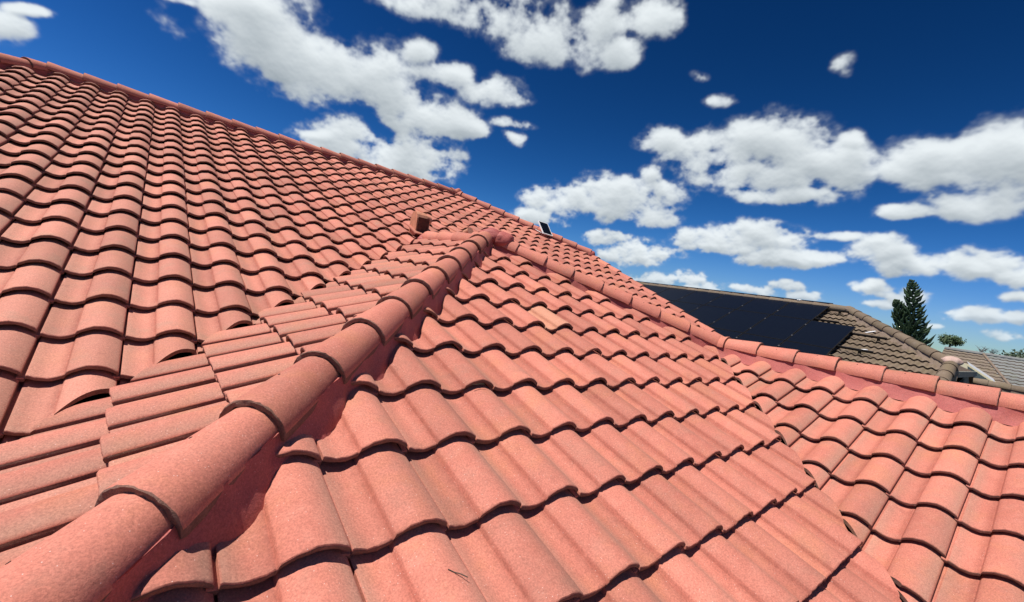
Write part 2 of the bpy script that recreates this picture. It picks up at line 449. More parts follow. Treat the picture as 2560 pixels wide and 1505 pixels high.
# ------------------------------------------------------------------ object helpers
def tag(o, label=None, cat=None, group=None, kind=None):
    if label: o['label'] = label
    if cat: o['category'] = cat
    if group: o['group'] = group
    if kind: o['kind'] = kind
    return o
def empty(name, loc=(0, 0, 0)):
    o = bpy.data.objects.new(name, None)
    o.empty_display_size = .2
    COL.objects.link(o)
    o.location = loc
    return o
def link(name, me, parent=None, mw=None):
    o = bpy.data.objects.new(name, me)
    COL.objects.link(o)
    if parent is not None:
        o.parent = parent
        o.matrix_parent_inverse = Matrix.Translation(-Vector(parent.location))
    if mw is not None:
        o.matrix_basis = mw
    return o
class MB:
    def __init__(s):
        s.v, s.f, s.m, s.d = [], [], [], []
    def add(s, vs, fs, mi=0, shade_dirt=None):
        o = len(s.v)
        s.v += [tuple(p) for p in vs]
        s.d += list(shade_dirt) if shade_dirt is not None else [0.0] * len(vs)
        for k, fc in enumerate(fs):
            s.f.append([i + o for i in fc])
            s.m.append(mi if isinstance(mi, int) else mi[k])
    def mesh(s, name, mats, smooth=False, auto=None):
        me = bpy.data.meshes.new(name)
        me.from_pydata(s.v, [], s.f)
        for q in mats: me.materials.append(q)
        me.polygons.foreach_set('material_index', s.m)
        if smooth: me.polygons.foreach_set('use_smooth', [True] * len(s.f))
        if any(k != 0 for k in s.d):
            me.attributes.new('shade_dirt', 'FLOAT', 'POINT').data.foreach_set('value', s.d)
        me.update()
        if smooth and auto:
            try: me.set_sharp_from_angle(angle=math.radians(auto))
            except Exception: pass
        return me
    def build(s, name, mats, parent=None, smooth=False, auto=None):
        return link(name, s.mesh(name, mats, smooth, auto), parent)
    def box(s, c, ax, ay, az, mi=0):
        c, ax, ay, az = map(Vector, (c, ax, ay, az))
        vs = [c + ax * i + ay * j + az * k for i in (-1, 1) for j in (-1, 1) for k in (-1, 1)]
        s.add(vs, [(0, 1, 3, 2), (4, 6, 7, 5), (0, 4, 5, 1), (2, 3, 7, 6), (0, 2, 6, 4), (1, 5, 7, 3)], mi)
    def tube(s, pts, rad, seg=8, mi=0, cap=True):
        pts = [Vector(p) for p in pts]
        rings = []
        for i, p in enumerate(pts):
            t = (pts[min(i + 1, len(pts) - 1)] - pts[max(i - 1, 0)]).normalized()
            a = t.orthogonal().normalized()
            if i and abs(a.dot(pa)) < .999:
                a = (pa - t * pa.dot(t)).normalized()
            pa = a
            bb = t.cross(a)
            rr = rad[i] if hasattr(rad, '__len__') else rad
            rings.append([p + (a * math.cos(2 * PI * k / seg) + bb * math.sin(2 * PI * k / seg)) * rr for k in range(seg)])
        vs = [q for rg in rings for q in rg]
        fs = [(i * seg + k, i * seg + (k + 1) % seg, (i + 1) * seg + (k + 1) % seg, (i + 1) * seg + k) for i in range(len(pts) - 1) for k in range(seg)]
        if cap:
            fs += [tuple(range(seg))[::-1], tuple((len(pts) - 1) * seg + k for k in range(seg))]
        s.add(vs, fs, mi)
    def patch(s, poly, thick, mi=0):
        """polygon with a thickness straight down"""
        k = len(poly)
        vs = [Vector(p) for p in poly] + [Vector(p) - Vector((0, 0, thick)) for p in poly]
        s.add(vs, [tuple(range(k)), tuple(range(2 * k - 1, k - 1, -1))] + [(i, i + k, (i + 1) % k + k, (i + 1) % k) for i in range(k)], mi)

def to_px(p):
    x = sum(a * b for a, b in zip(CAM_R[0], p))
    y = sum(a * b for a, b in zip(CAM_R[1], p))
    w = sum(a * b for a, b in zip(CAM_R[2], p))
    if w < .05: return None
    return 1280 + FPX * x / w, 752.5 + FPX * y / w, w

# ------------------------------------------------------------------ roof tile meshes
TILT = .043
def s_tile(hi, w, e, vi=0, thick=.021, ch=.0):
    """concrete S tile: pan on the left, barrel on the right; the nose's crease corner is the local origin"""
    rr = random.Random(100 + vi)
    k = w / .33
    if hi:
        prof = [(-.157, .004 + ch), (-.143, ch), (-.1305, ch), (-.1285, .0150), (-.1215, .0145), (-.10, .007), (-.08, .0025), (-.06, .0005), (-.042, .002), (-.026, .007),
                (-.014, .0135), (-.008, .0165), (-.004, .0165), (-.001, .020), (.002, .0315), (.006, .0365), (.022, .0475), (.045, .060), (.068, .0685), (.09, .0715), (.112, .0705),
                (.134, .0645), (.152, .057), (.167, .049), (.178, .042), (.186, .036), (.190, .030)]
        shade_dirt = {8: .1, 9: .45, 10: .8, 11: 1, 12: 1, 13: 1, 14: .55, 15: .2, 1: .4, 2: .4, 3: 0, 4: -.7, 5: -.55, 6: -.25, 20: -.12, 21: -.35, 22: -.6, 23: -.8, 24: -.8, 25: -.4, 26: .1}  # positive: crease and seam shade painted in with soiling; negative: greyish dust
        ys = [(-(e + .065), 0), (-e * .5, 0), (-.012, 0), (-.0045, -.0012), (-.001, -.005), (0, -.010)]
    else:
        prof = [(-.157, .002 + ch), (-.1305, ch), (-.128, .0145), (-.09, .0045), (-.05, .001), (-.014, .0135), (-.002, .018), (.002, .0325), (.03, .053), (.09, .0715), (.13, .066), (.165, .050), (.190, .030)]
        shade_dirt = {0: .4, 1: .4, 2: -.4, 3: -.35, 5: .7, 6: 1, 7: .5, 10: -.3, 11: -.7, 12: .3}  # same painted groove shade and dust, coarser
        ys = [(-(e + .065), 0), (-.008, 0), (0, -.006)]
    P = [(x * k, h - .033) for x, h in prof]
    NP = len(P)
    vs, fs, ms = [], [], []
    nz = [(rr.uniform(-1, 1) * .0022, rr.uniform(-1, 1) * .0016) for _ in P] if hi else [(0, 0)] * NP
    wob = rr.uniform(-.0015, .0015)
    for j, (y, dz) in enumerate(ys):
        nose = hi and j >= len(ys) - 3
        for i, (x, h) in enumerate(P):
            a, b2 = nz[i] if nose else (0, 0)
            vs.append((x, y + a, h + y * TILT / e + dz + b2 * .6 + wob * (x * 6)))
    nt = len(ys)
    for j in range(nt - 1):
        for i in range(NP - 1):
            fs.append((j * NP + i, (j + 1) * NP + i, (j + 1) * NP + i + 1, j * NP + i + 1))
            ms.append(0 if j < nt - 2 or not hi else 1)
    # underside: nose bottom row then head bottom row
    b0 = len(vs)
    for i, (x, h) in enumerate(P):
        a, b2 = nz[(i * 7) % NP]
        vs.append((x, -.001 + a * .7, h - thick + b2))
    for i, (x, h) in enumerate(P):
        y = -(e + .065)
        vs.append((x, y, h - thick + y * TILT / e))
    for i in range(NP - 1):
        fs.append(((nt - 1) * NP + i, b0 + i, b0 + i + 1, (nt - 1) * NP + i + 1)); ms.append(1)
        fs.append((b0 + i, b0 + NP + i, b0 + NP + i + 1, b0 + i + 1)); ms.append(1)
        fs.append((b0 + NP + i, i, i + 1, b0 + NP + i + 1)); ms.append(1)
    col_r = [j * NP + NP - 1 for j in range(nt)]
    col_l = [j * NP for j in range(nt)]
    fs.append(tuple(col_r) + (b0 + NP - 1, b0 + 2 * NP - 1)); ms.append(1)
    fs.append(tuple(col_l[::-1]) + (b0 + NP, b0)); ms.append(1)
    dl = [shade_dirt.get(i, 0.0) * (1.0 if j < nt - 2 else .4) for j in range(nt) for i in range(NP)] + [0.0] * (2 * NP)
    return vs, fs, ms, dl

def wave_tile(hi, w, e, vi=0, thick=.018):
    """low double-wave tile of the neighbour: two waves over its width"""
    N = 16 if hi else 8
    P = []
    for i in range(N + 1):
        x = -.5 * w + w * i / N
        h = .017 * (1 - math.cos(4 * PI * i / N + PI * .5)) if hi or True else 0
        P.append((x, h - .017))
    ys = [(-(e + .05), 0), (-.006, 0), (0, -.005)]
    NP = len(P)
    vs, fs, ms = [], [], []
    for y, dz in ys:
        for x, h in P: vs.append((x, y, h + y * TILT / e + dz))
    for j in range(2):
        for i in range(NP - 1):
            fs.append((j * NP + i, (j + 1) * NP + i, (j + 1) * NP + i + 1, j * NP + i + 1)); ms.append(0)
    b0 = len(vs)
    for x, h in P: vs.append((x, 0, h - thick))
    for x, h in P: vs.append((x, -(e + .05), h - thick - (e + .05) * TILT / e))
    for i in range(NP - 1):
        fs.append((2 * NP + i, b0 + i, b0 + i + 1, 2 * NP + i + 1)); ms.append(1)
        fs.append((b0 + i, b0 + NP + i, b0 + NP + i + 1, b0 + i + 1)); ms.append(1)
        fs.append((b0 + NP + i, i, i + 1, b0 + NP + i + 1)); ms.append(1)
    fs.append((NP - 1, 2 * NP - 1, 3 * NP - 1, b0 + NP - 1, b0 + 2 * NP - 1)); ms.append(1)
    fs.append((0, b0 + NP, b0, 2 * NP, NP)); ms.append(1)
    return vs, fs, ms, None

def clip_mesh(me_in, planes):
    """cut a mesh (world coordinates) with vertical planes (a, b, c): keep a x + b y <= c; close the cut"""
    bm = bmesh.new()
    bm.from_mesh(me_in)
    for a, b, c in planes:
        no = Vector((a, b, 0))
        ln = no.length
        no /= ln
        g = bm.verts[:] + bm.edges[:] + bm.faces[:]
        rs = bmesh.ops.bisect_plane(bm, geom=g, dist=1e-6, plane_co=no * (c / ln), plane_no=no, clear_outer=True)
        ed = [x for x in rs['geom_cut'] if isinstance(x, bmesh.types.BMEdge)]
        if ed:
            try:
                r2 = bmesh.ops.triangle_fill(bm, edges=ed, use_beauty=True)
                for x in r2['geom']:
                    if isinstance(x, bmesh.types.BMFace): x.material_index = 1
            except Exception:
                pass
    ok = len(bm.faces) > 2
    me = None
    if ok:
        me = bpy.data.meshes.new('cut_tile')
        bm.to_mesh(me)
    bm.free()
    return me

class Field:
    """one tiled slope: lattice origin, course direction u, downslope v, tile size"""
    def __init__(s, origin, u, v, w, e, planes, mats, maker, nvar=5):
        s.o, s.u, s.v, s.w, s.e = Vector(origin), Vector(u).normalized(), Vector(v).normalized(), w, e
        s.n = s.u.cross(s.v)
        if s.n.z < 0: s.n = -s.n
        s.planes, s.mats = planes, mats
        s.var = []
        for hi in (True, False):
            row = []
            for k in range(nvar if hi else 1):
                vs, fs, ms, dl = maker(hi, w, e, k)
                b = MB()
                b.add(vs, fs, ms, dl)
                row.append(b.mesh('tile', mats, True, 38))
            s.var.append(row)
    def mat(s, i, j, jit=True):
        p = s.o + s.u * (i * s.w) + s.v * (j * s.e)
        rr = random.Random(i * 911 + j * 37 + int(s.w * 1000))
        if jit:
            p = p + s.v * rr.uniform(-.006, .006) + s.u * rr.uniform(-.0025, .0025) + s.n * rr.uniform(-.0015, .0018)
        mw = Matrix((( s.u.x, s.v.x, s.n.x, p.x), (s.u.y, s.v.y, s.n.y, p.y), (s.u.z, s.v.z, s.n.z, p.z), (0, 0, 0, 1)))
        if jit:
            mw = mw @ Matrix.Rotation(rr.uniform(-.008, .008), 4, 'Z') @ Matrix.Rotation(rr.uniform(-.006, .006), 4, 'Y')
        return mw
    def cells(s, i0, i1, j0, j1):
        """(i, j, state) with state 1 = whole, 2 = cut"""
        for j in range(j0, j1 + 1):
            for i in range(i0, i1 + 1):
                mw = s.mat(i, j, False)
                xl, xr = -.157 * s.w / .33, .19 * s.w / .33
                cs = [mw @ Vector((x, y, 0)) for x in (xl, xr) for y in (-(s.e + .065), 0)]
                st = 1
                for a, b, c in s.planes:
                    vals = [a * q.x + b * q.y - c for q in cs]
                    if min(vals) >= -.012: st = 0; break
                    if max(vals) > 0: st = 2
                if st: yield i, j, st

T = .3998
CP, SP = math.cos(math.atan(T)), math.sin(math.atan(T))
KA, KB, KC, KD = -1.889, -1.2946, -2.393, -.7829
V_AD, H_BD, H_BR, V_BC = -2.767, -1.28, 7.65, 2.747
RIDGE_Y, HIP2, RAKE_X = 9.75, 15.62, 8.30
RIDGE_CX = 5.20
AP = Vector(((H_BR + H_BD) / 2, (H_BR - H_BD) / 2, 0))      # apex of the hipped wing
AP.z = T * AP.y + KB

house = empty('red_tiled_house', (3.0, 3.0, -5.0))
tag(house, 'house under the salmon red barrel tile roof that fills the foreground', 'house')

FA = Field((-.524, 5.243, .208), (1, 0, 0), (0, -CP, -SP), .33, .3626,
           [(0, 1, RIDGE_Y - .05), (1, 1, HIP2 - .06), (1, 0, RAKE_X - .03), (-1, 0, 3.2)], [M['red_main'], M['edge']], s_tile)
FB = Field((.697, 1.876, -.544), (1, 0, 0), (0, -CP, -SP), .33, .3677,
           [(-1, 1, -H_BD - .075), (1, 1, H_BR - .11), (1, -1, V_BC - .05)], [M['red'], M['edge']], s_tile)
FC = Field((5.136, 1.644, -.339), (0, -1, 0), (-CP, 0, -SP), .3135, .3754,
           [(1, 0, RIDGE_CX - .05), (-1, 1, -V_BC + .03)], [M['red'], M['edge']], lambda h, w, e, k: s_tile(h, w, e, k, ch=.012))
FD = Field((1.054, 3.672, -.3616), (0, -1, 0), (-CP, 0, -SP), .306, .383,
           [(1, -1, H_BD - .075), (-1, 1, -V_AD + .07), (1, 0, AP.x - .05)], [M['red'], M['edge']], s_tile)

tiles = []          # (size on the picture, field, i, j, state, extra cut planes)
def collect(F, i0, i1, j0, j1, skip=None):
    for i, j, st in F.cells(i0, i1, j0, j1):
        p = F.mat(i, j, False) @ Vector((.02, -F.e * .5, .01))
        if skip and skip(p): continue
        px = to_px(p)
        if px is None: continue
        x, y, w_ = px
        inside = -160 < x < 2720 and -160 < y < 1665
        near = w_ < 1.2
        if not (inside or near or (-900 < x < 3300 and -700 < y < 2300)): continue
        size = (FPX * .33 / w_) ** 2 * (1 if inside else .001)
        tiles.append((size, F, i, j, st))
# main slope: cut at the left valley (left piece) and at the hidden right valley (right piece)
FA_L = FA.planes + [(1, -1, V_AD - .05)]
FA_R = FA.planes + [(-1, -1, -(2 * AP.x - V_AD) - .05)]
base_planes = FA.planes
def in_left(p): return p.x < AP.x
FA.planes = FA_L
collect(FA, -9, 30, -16, 10, lambda p: p.x > AP.x + .1)
nL = len(tiles)
FA.planes = FA_R
collect(FA, 0, 30, -16, 10, lambda p: p.x <= AP.x + .1)
cutsets = {}
for k, t in enumerate(tiles):
    cutsets[(id(FA), t[2], t[3])] = FA_L if k < nL else FA_R
collect(FB, -2, 20, -9, 5)
collect(FC, -6, 12, 1, 12)
collect(FD, -9, 22, -7, 8)
for sz, F, i, j, st in tiles:
    cutsets.setdefault((id(F), i, j), F.planes)
tiles.sort(key=lambda t: -t[0])
stuff = MB()
nhi = 0
for rank, (sz, F, i, j, st) in enumerate(tiles):
    part = rank < 296
    hi = part
    var = F.var[0] if hi else F.var[1]
    src = var[(i * 3 + j * 5) % len(var)]
    mw = F.mat(i, j)
    mats = F.mats
    if st == 2:
        me = src.copy()
        me.transform(mw)
        me = clip_mesh(me, cutsets[(id(F), i, j)])
        if me is None: continue
        for q in mats:
            if len(me.materials) < 2: me.materials.append(q)
        mwo = Matrix.Identity(4)
    else:
        me, mwo = src, mw
    if part:
        pale = F is FB and (i, j) == (6, -2)
        if pale:
            me = me.copy()
            me.materials[0] = M['red_pale']
        o = link('roof_tile', me, house, mwo)
        if pale: o['label'] = 'single pale peach replacement tile'
    else:
        vv = np.empty(len(me.vertices) * 3, np.float32)
        me.vertices.foreach_get('co', vv)
        vv = vv.reshape(-1, 3)
        mm = np.array(mwo)
        vv = vv @ mm[:3, :3].T + mm[:3, 3]
        off = 0 if F is FA else 2
        dl = None
        if 'shade_dirt' in me.attributes:
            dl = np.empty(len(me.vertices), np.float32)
            me.attributes['shade_dirt'].data.foreach_get('value', dl)
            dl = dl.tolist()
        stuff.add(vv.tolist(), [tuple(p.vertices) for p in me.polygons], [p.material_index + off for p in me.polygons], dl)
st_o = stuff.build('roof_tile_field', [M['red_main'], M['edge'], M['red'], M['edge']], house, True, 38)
st_o['kind'] = 'stuff'

# underlay boards just below the tiles
dk = MB()
DD = -.135
def zA(y): return T * y + KA + DD
def zB(y): return T * y + KB + DD
def zC(x): return T * x + KC + DD
def zD(x): return T * x + KD + DD
xr = 2 * AP.x - V_AD
dk.patch([(-3.2, RIDGE_Y, zA(RIDGE_Y)), (-3.2, -3.2 - V_AD, zA(-3.2 - V_AD)), (AP.x, AP.x - V_AD, zA(AP.x - V_AD)), (xr - 2.5, 2.5, zA(2.5)), (RAKE_X, 2.5, zA(2.5)),
          (RAKE_X, HIP2 - RAKE_X, zA(HIP2 - RAKE_X)), (HIP2 - RIDGE_Y, RIDGE_Y, zA(RIDGE_Y))], .04)
vy = (H_BR - V_BC) / 2
dk.patch([(AP.x, AP.y, zB(AP.y)), (-1.6, -.48, zB(-.48)), (V_BC - .48, -.48, zB(-.48)), (H_BR - vy, vy, zB(vy))], .04)
dk.patch([(RIDGE_CX, RIDGE_CX - V_BC, zC(RIDGE_CX)), (1.2, 1.2 - V_BC, zC(1.2)), (1.2, -2.5, zC(1.2)), (RIDGE_CX, -2.5, zC(RIDGE_CX))], .04)
dk.patch([(AP.x, AP.y, zD(AP.x)), (AP.x, AP.x - V_AD, zD(AP.x)), (-3.2, -3.2 - V_AD, zD(-3.2)), (-3.2, -3.2 - H_BD, zD(-3.2))], .04)
# far sides of the wing, of the low ridge and of the main roof
zc2 = AP.z + DD
dk.patch([(AP.x, AP.y, zc2), (H_BR - vy, vy, zB(vy)), (xr - 2.6, 2.6, zA(2.6)), (AP.x, AP.x - V_AD, zc2)], .04)
zr_ = zC(RIDGE_CX)
dk.patch([(RIDGE_CX, 2.28, zr_), (RIDGE_CX, -2.5, zr_), (8.2, -2.5, zr_ - T * 3.17), (8.2, 2.28, zr_ - T * 3.17)], .04)
dk.patch([(-3.2, RIDGE_Y, zA(RIDGE_Y)), (HIP2 - RIDGE_Y, RIDGE_Y, zA(RIDGE_Y)), (HIP2 - RIDGE_Y, 15.5, zA(RIDGE_Y) - T * 5.75), (-3.2, 15.5, zA(RIDGE_Y) - T * 5.75)], .04)
dk.patch([(HIP2 - RIDGE_Y, RIDGE_Y, zA(RIDGE_Y)), (RAKE_X, HIP2 - RAKE_X, zA(HIP2 - RAKE_X)), (RAKE_X, 12.2, zA(HIP2 - RAKE_X))], .04)
dk.build('roof_deck', [M['deck']], house)
wl = MB()
wl.box((2.5, 6.3, -3.55), (5.5, 0, 0), (0, 5.5, 0), (0, 0, 1.45))
wl.box((4.6, -.2, -3.7), (2.6, 0, 0), (0, 2.0, 0), (0, 0, 1.3))
wl.build('wall', [M['beige']], house)

# ------------------------------------------------------------------ ridge and hip caps with their mortar
def cap_mesh(vi, length, r0=.094, r1=.126, thick=.022, mats=None, screw=True, seg=18, fl=1.0, A_=80, raw=False):
    rr = random.Random(500 + vi)
    b = MB()
    ys = [-length] + [-length * t for t in (.85, .7, .55, .4, .25, .12)] + [-.012, -.004, 0]
    A = math.radians(A_)
    def ring(y, rad, dz=0, jit=0):
        out = []
        for k in range(seg + 1):
            a = -A + 2 * A * k / seg
            q = rad + (rr.uniform(-1, 1) * jit)
            out.append((q * math.sin(a), y + rr.uniform(-1, 1) * jit * 1.5, q * math.cos(a) * fl + dz))
        for en in (0, -1):
            o_ = out[en]
            sk = (o_[0] * .985, o_[1], o_[2] - .026 + rr.uniform(-1, 1) * .003)
            if en == 0: out.insert(0, sk)
            else: out.append(sk)
        return out
    rows, mi = [], []
    for y in ys:
        rad = r1 + (r0 - r1) * (-y / length)
        if y > -.006: rad -= .0045 if y == 0 else .0012
        rows.append(ring(y, rad, 0, .0016 if y > -.02 else .0006))
    rows.append(ring(-.001, r1 - thick, 0, .0022))
    rows.append(ring(-length, r0 - thick))
    K = seg + 3
    vs = [p for q in rows for p in q]
    fs, ms = [], []
    for j in range(len(rows) - 1):
        for k in range(K - 1):
            fs.append((j * K + k, j * K + k + 1, (j + 1) * K + k + 1, (j + 1) * K + k))
            ms.append(1 if j >= len(ys) - 2 or (raw and k in (0, K - 2)) else 0)
    # long lower edges and the hidden head end
    n_ = len(rows)
    for k in (0, K - 1):
        lp = [j * K + k for j in range(n_)]
        fs.append(tuple(lp)); ms.append(1)
    j = n_ - 1
    for k in range(K - 1):
        fs.append((j * K + k, j * K + k + 1, k + 1, k)); ms.append(1)
    b.add(vs, fs, ms)
    if screw:
        a = math.radians(rr.uniform(22, 38))
        y = -length * rr.uniform(.40, .5)
        rad = r1 + (r0 - r1) * (-y / length)
        c = Vector((math.sin(a) * rad, y, math.cos(a) * rad))
        nn = Vector((math.sin(a), 0, math.cos(a)))
        t1 = Vector((0, 1, 0))
        t2 = nn.cross(t1)
        ps = [c + nn * .0012 + (t1 * math.cos(q) + t2 * math.sin(q)) * .0048 for q in [2 * PI * i / 8 for i in range(8)]]
        ps2 = [c - nn * .004 + (t1 * math.cos(q) + t2 * math.sin(q)) * .0048 for q in [2 * PI * i / 8 for i in range(8)]]
        b.add(ps + ps2, [tuple(range(8))] + [(i, (i + 1) % 8, 8 + (i + 1) % 8, 8 + i) for i in range(8)], 2)
    return b.mesh('cap', mats, True, 40)
CAPS = [cap_mesh(k, .44, mats=[M['red'], M['edge'], M['deck']]) for k in range(6)]
HCAPS = [cap_mesh(20 + k, .46, r0=.096, r1=.123, mats=[M['red'], M['edge'], M['deck']], seg=22, raw=True) for k in range(7)]
def frame_to(dv, p):
    y = Vector(dv).normalized()
    x = y.cross(Vector((0, 0, 1))).normalized()
    z = x.cross(y)
    return Matrix(((x.x, y.x, z.x, p.x), (x.y, y.y, z.y, p.y), (x.z, y.z, z.z, p.z), (0, 0, 0, 1)))
def cap_run(top, bottom, step, parent=house, meshes=CAPS, first=.0, name='ridge_cap', scale=1.0):
    """caps along a line; the exposed wide end of each looks towards `bottom`"""
    top, bottom = Vector(top), Vector(bottom)
    dv = (bottom - top)
    ln = dv.length
    dv.normalize()
    s = ln - first
    k = 0
    while s > .12:
        rr = random.Random(k * 17 + int(ln * 100))
        p = top + dv * s + Vector((rr.uniform(-.004, .004), rr.uniform(-.004, .004), rr.uniform(-.003, .003)))
        mw = frame_to(dv, p) @ Matrix.Rotation(rr.uniform(-.012, .012), 4, 'Z') @ Matrix.Rotation(rr.uniform(-.02, .02), 4, 'Y')
        if scale != 1.0: mw = mw @ Matrix.Scale(scale, 4)
        if s < .44: mw = mw @ Matrix.Scale(s / .44, 4, Vector((0, 1, 0)))
        link(name, meshes[k % len(meshes)], parent, mw)
        s -= step
        k += 1
def mortar_run(top, bottom, half=.086, drop=.17, out=.03, parent=house, mat=None, sides=(-1, 1), up=.012, wob=.006):
    top, bottom = Vector(top), Vector(bottom)
    dv = bottom - top
    ln = dv.length
    dv.normalize()
    x = dv.cross(Vector((0, 0, 1))).normalized()
    N = max(4, int(ln / .035))
    b = MB()
    rows = [(0, 0), (.2, .16), (.38, .34), (.55, .54), (.75, .8), (1.0, 1.2)]
    for sd in sides:
        vs, fs = [], []
        for i in range(N + 1):
            p = top + dv * (ln * i / N)
            for j, (t, o) in enumerate(rows):
                q = p + x * (sd * (half + out * o)) + Vector((0, 0, up - drop * t))
                w1 = noise.noise(q * 9.0) * wob * 2 + noise.noise(q * 31) * wob
                q = q + x * (sd * w1)
                vs.append(q)
        K = len(rows)
        for i in range(N):
            for j in range(K - 1):
                fs.append((i * K + j, i * K + j + 1, (i + 1) * K + j + 1, (i + 1) * K + j))
        b.add(vs, fs, 0)
    # bed under the caps, between the two faces
    a0, a1 = top, bottom
    vs = [a0 - x * half, a0 + x * half, a1 + x * half, a1 - x * half]
    b.add([v + Vector((0, 0, up - .004)) for v in vs], [(0, 1, 2, 3)], 0)
    return b.build('mortar_bed', [mat or M['mortar']], parent, True)

LIFT = .012
def up(p, h=LIFT): return Vector((p[0], p[1], p[2] + h))
apex = up(AP)
# hip between the front slope and the left slope of the wing (runs down past the camera)
HL = .022
hb = Vector((-1.043, -1.043 - H_BD, T * (-1.043 - H_BD) + KB + HL))
cap_run(up(AP, HL), hb, .410, meshes=HCAPS)
mortar_run(up(AP, HL), hb, half=.100, drop=.17, out=.060, up=.03, wob=.008)
# right hip of the wing
hr = Vector((H_BR - vy, vy, T * vy + KB + LIFT))
cap_run(apex, hr - (hr - apex).normalized() * .02, .362)
mortar_run(apex, hr, up=.03, out=.05)
# short ridge of the wing running back into the main slope
wr = Vector((AP.x, AP.y + 1.40, apex.z - .045))
cap_run(apex - Vector((0, 0, .045)), wr, .40)
mortar_run(apex - Vector((0, 0, .04)), wr, up=.02)
# low ridge on the right
c0 = Vector((RIDGE_CX, RIDGE_CX - V_BC, T * RIDGE_CX + KC + LIFT))
c1 = Vector((RIDGE_CX, -2.3, T * RIDGE_CX + KC + LIFT))
cap_run(c0, c1, .352, first=.035)
mortar_run(c0, c1, drop=.16, up=.03, out=.05)
# main ridge, its right hip and the rake
ra0 = Vector((HIP2 - RIDGE_Y, RIDGE_Y, T * RIDGE_Y + KA - .005))
ra1 = Vector((-1.25, RIDGE_Y, ra0.z))
cap_run(ra0, ra1, .385)
mortar_run(ra0, ra1, drop=.2, out=.03, up=.03)
rb1 = Vector((RAKE_X + .02, HIP2 - RAKE_X - .02, T * (HIP2 - RAKE_X) + KA + .01))
cap_run(ra0, rb1, .385, scale=.95)
mortar_run(ra0, rb1, drop=.2)
rc1 = Vector((RAKE_X + .02, 2.6, T * 2.6 + KA - .035))
rc0 = Vector((RAKE_X + .02, HIP2 - RAKE_X - .1, T * (HIP2 - RAKE_X - .1) + KA - .05))
cap_run(rc0, rc1, .36, scale=.92, first=.1)
mortar_run(rc0, rc1, half=.10, drop=.2)
# hip going down on the left end of the main ridge
rl1 = Vector((-3.0, 8.0, ra0.z - T * 1.75))
cap_run(ra1, rl1, .385)
mortar_run(ra1, rl1, drop=.2)
# mortar lumps where runs meet
def lump(c, rx, ry, rz, seed, mat=None, parent=house):
    bm = bmesh.new()
    bmesh.ops.create_icosphere(bm, subdivisions=3, radius=1)
    for v in bm.verts:
        q = v.co.copy()
        k = 1 + .22 * noise.noise(q * 1.6 + Vector((seed, 0, 0))) + .05 * noise.noise(q * 6 + Vector((seed, 3, 0)))
        v.co = Vector((q.x * rx * k, q.y * ry * k, q.z * rz * k)) + Vector(c)
    me = bpy.data.meshes.new('mortar_lump')
    bm.to_mesh(me)
    bm.free()
    me.materials.append(mat or M['mortar'])
    me.polygons.foreach_set('use_smooth', [True] * len(me.polygons))
    return link('mortar_lump', me, parent)
lump(apex + Vector((.05, -.04, .035)), .16, .15, .10, 1.0)
lump(apex + Vector((.15, -.15, .01)), .15, .13, .105, 6.0)
lump(c0 + Vector((.0, .05, .02)), .13, .13, .10, 2.0)
lump(ra0 + Vector((.02, -.02, .075)), .09, .09, .07, 3.0, M['red'])
lump(rb1 + Vector((0, .0, -.02)), .12, .13, .12, 4.0)
lump(wr + Vector((0, .02, -.02)), .15, .12, .10, 5.0)

# ------------------------------------------------------------------ things on the red roof
NA = Vector((0, -SP, CP))
def onA(x, y, h=0): return Vector((x, y, T * y + KA)) + NA * h
vp = onA(3.12, 6.12)
vent = empty('roof_vent', vp)
tag(vent, 'orange painted metal hood vent standing on the main red slope', 'vent')
vb = MB()
W2 = .082
out = [(.10, -.06), (.10, .16), (.085, .23), (.05, .275), (.0, .29), (-.05, .28), (-.09, .245), (-.11, .19), (-.11, -.06)]
K = len(out)
vs = [vp + Vector((sx * W2, a, b)) for sx in (-1, 1) for a, b in out]
fs = [tuple(range(K)), tuple(range(2 * K - 1, K - 1, -1))]
fs += [(i, i + K, i + 1 + K, i + 1) for i in range(K - 1)]
vb.add(vs, fs, 0)
vb.build('hood', [M['copper']], vent)
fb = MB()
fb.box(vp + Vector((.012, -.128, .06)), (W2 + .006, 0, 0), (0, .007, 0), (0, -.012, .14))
fb.build('front_flap', [M['copper_shade']], vent)
pb = MB()
pb.tube([vp + Vector((.06, .06, .21)), vp + Vector((.16, .10, .22)), vp + Vector((.235, .14, .215))], [.062, .064, .066], 14)
pb.tube([vp + Vector((.20, .12, .21)), vp + Vector((.205, .12, .0))], .045, 12)
pb.build('elbow_pipe', [M['copper']], vent, True, 40)
fl = MB()
fl.patch([tuple(onA(3.12 + a, 6.12 + b, .045)) for a, b in ((-.13, -.2), (.18, -.2), (.25, .1), (-.13, .1))], .015)
fl.build('flashing', [M['red_main']], vent)
ld = MB()
ld.tube([onA(3.26, 5.87, .02), onA(3.34, 5.80, .035)], [.12, .07], 12)
ld.build('lead_apron', [M['lead']], vent, True, 40)

sp_ = onA(4.25, 6.5, .06)
stub = empty('pipe_stub', sp_)
tag(stub, 'short pale orange pipe end beside the top of the hip caps', 'pipe')
sb = MB()
sb.tube([sp_ + Vector((0, .12, -.03)), sp_ + Vector((0, -.05, .03))], .062, 16)
sb.build('pipe', [M['red_pale']], stub, True, 40)

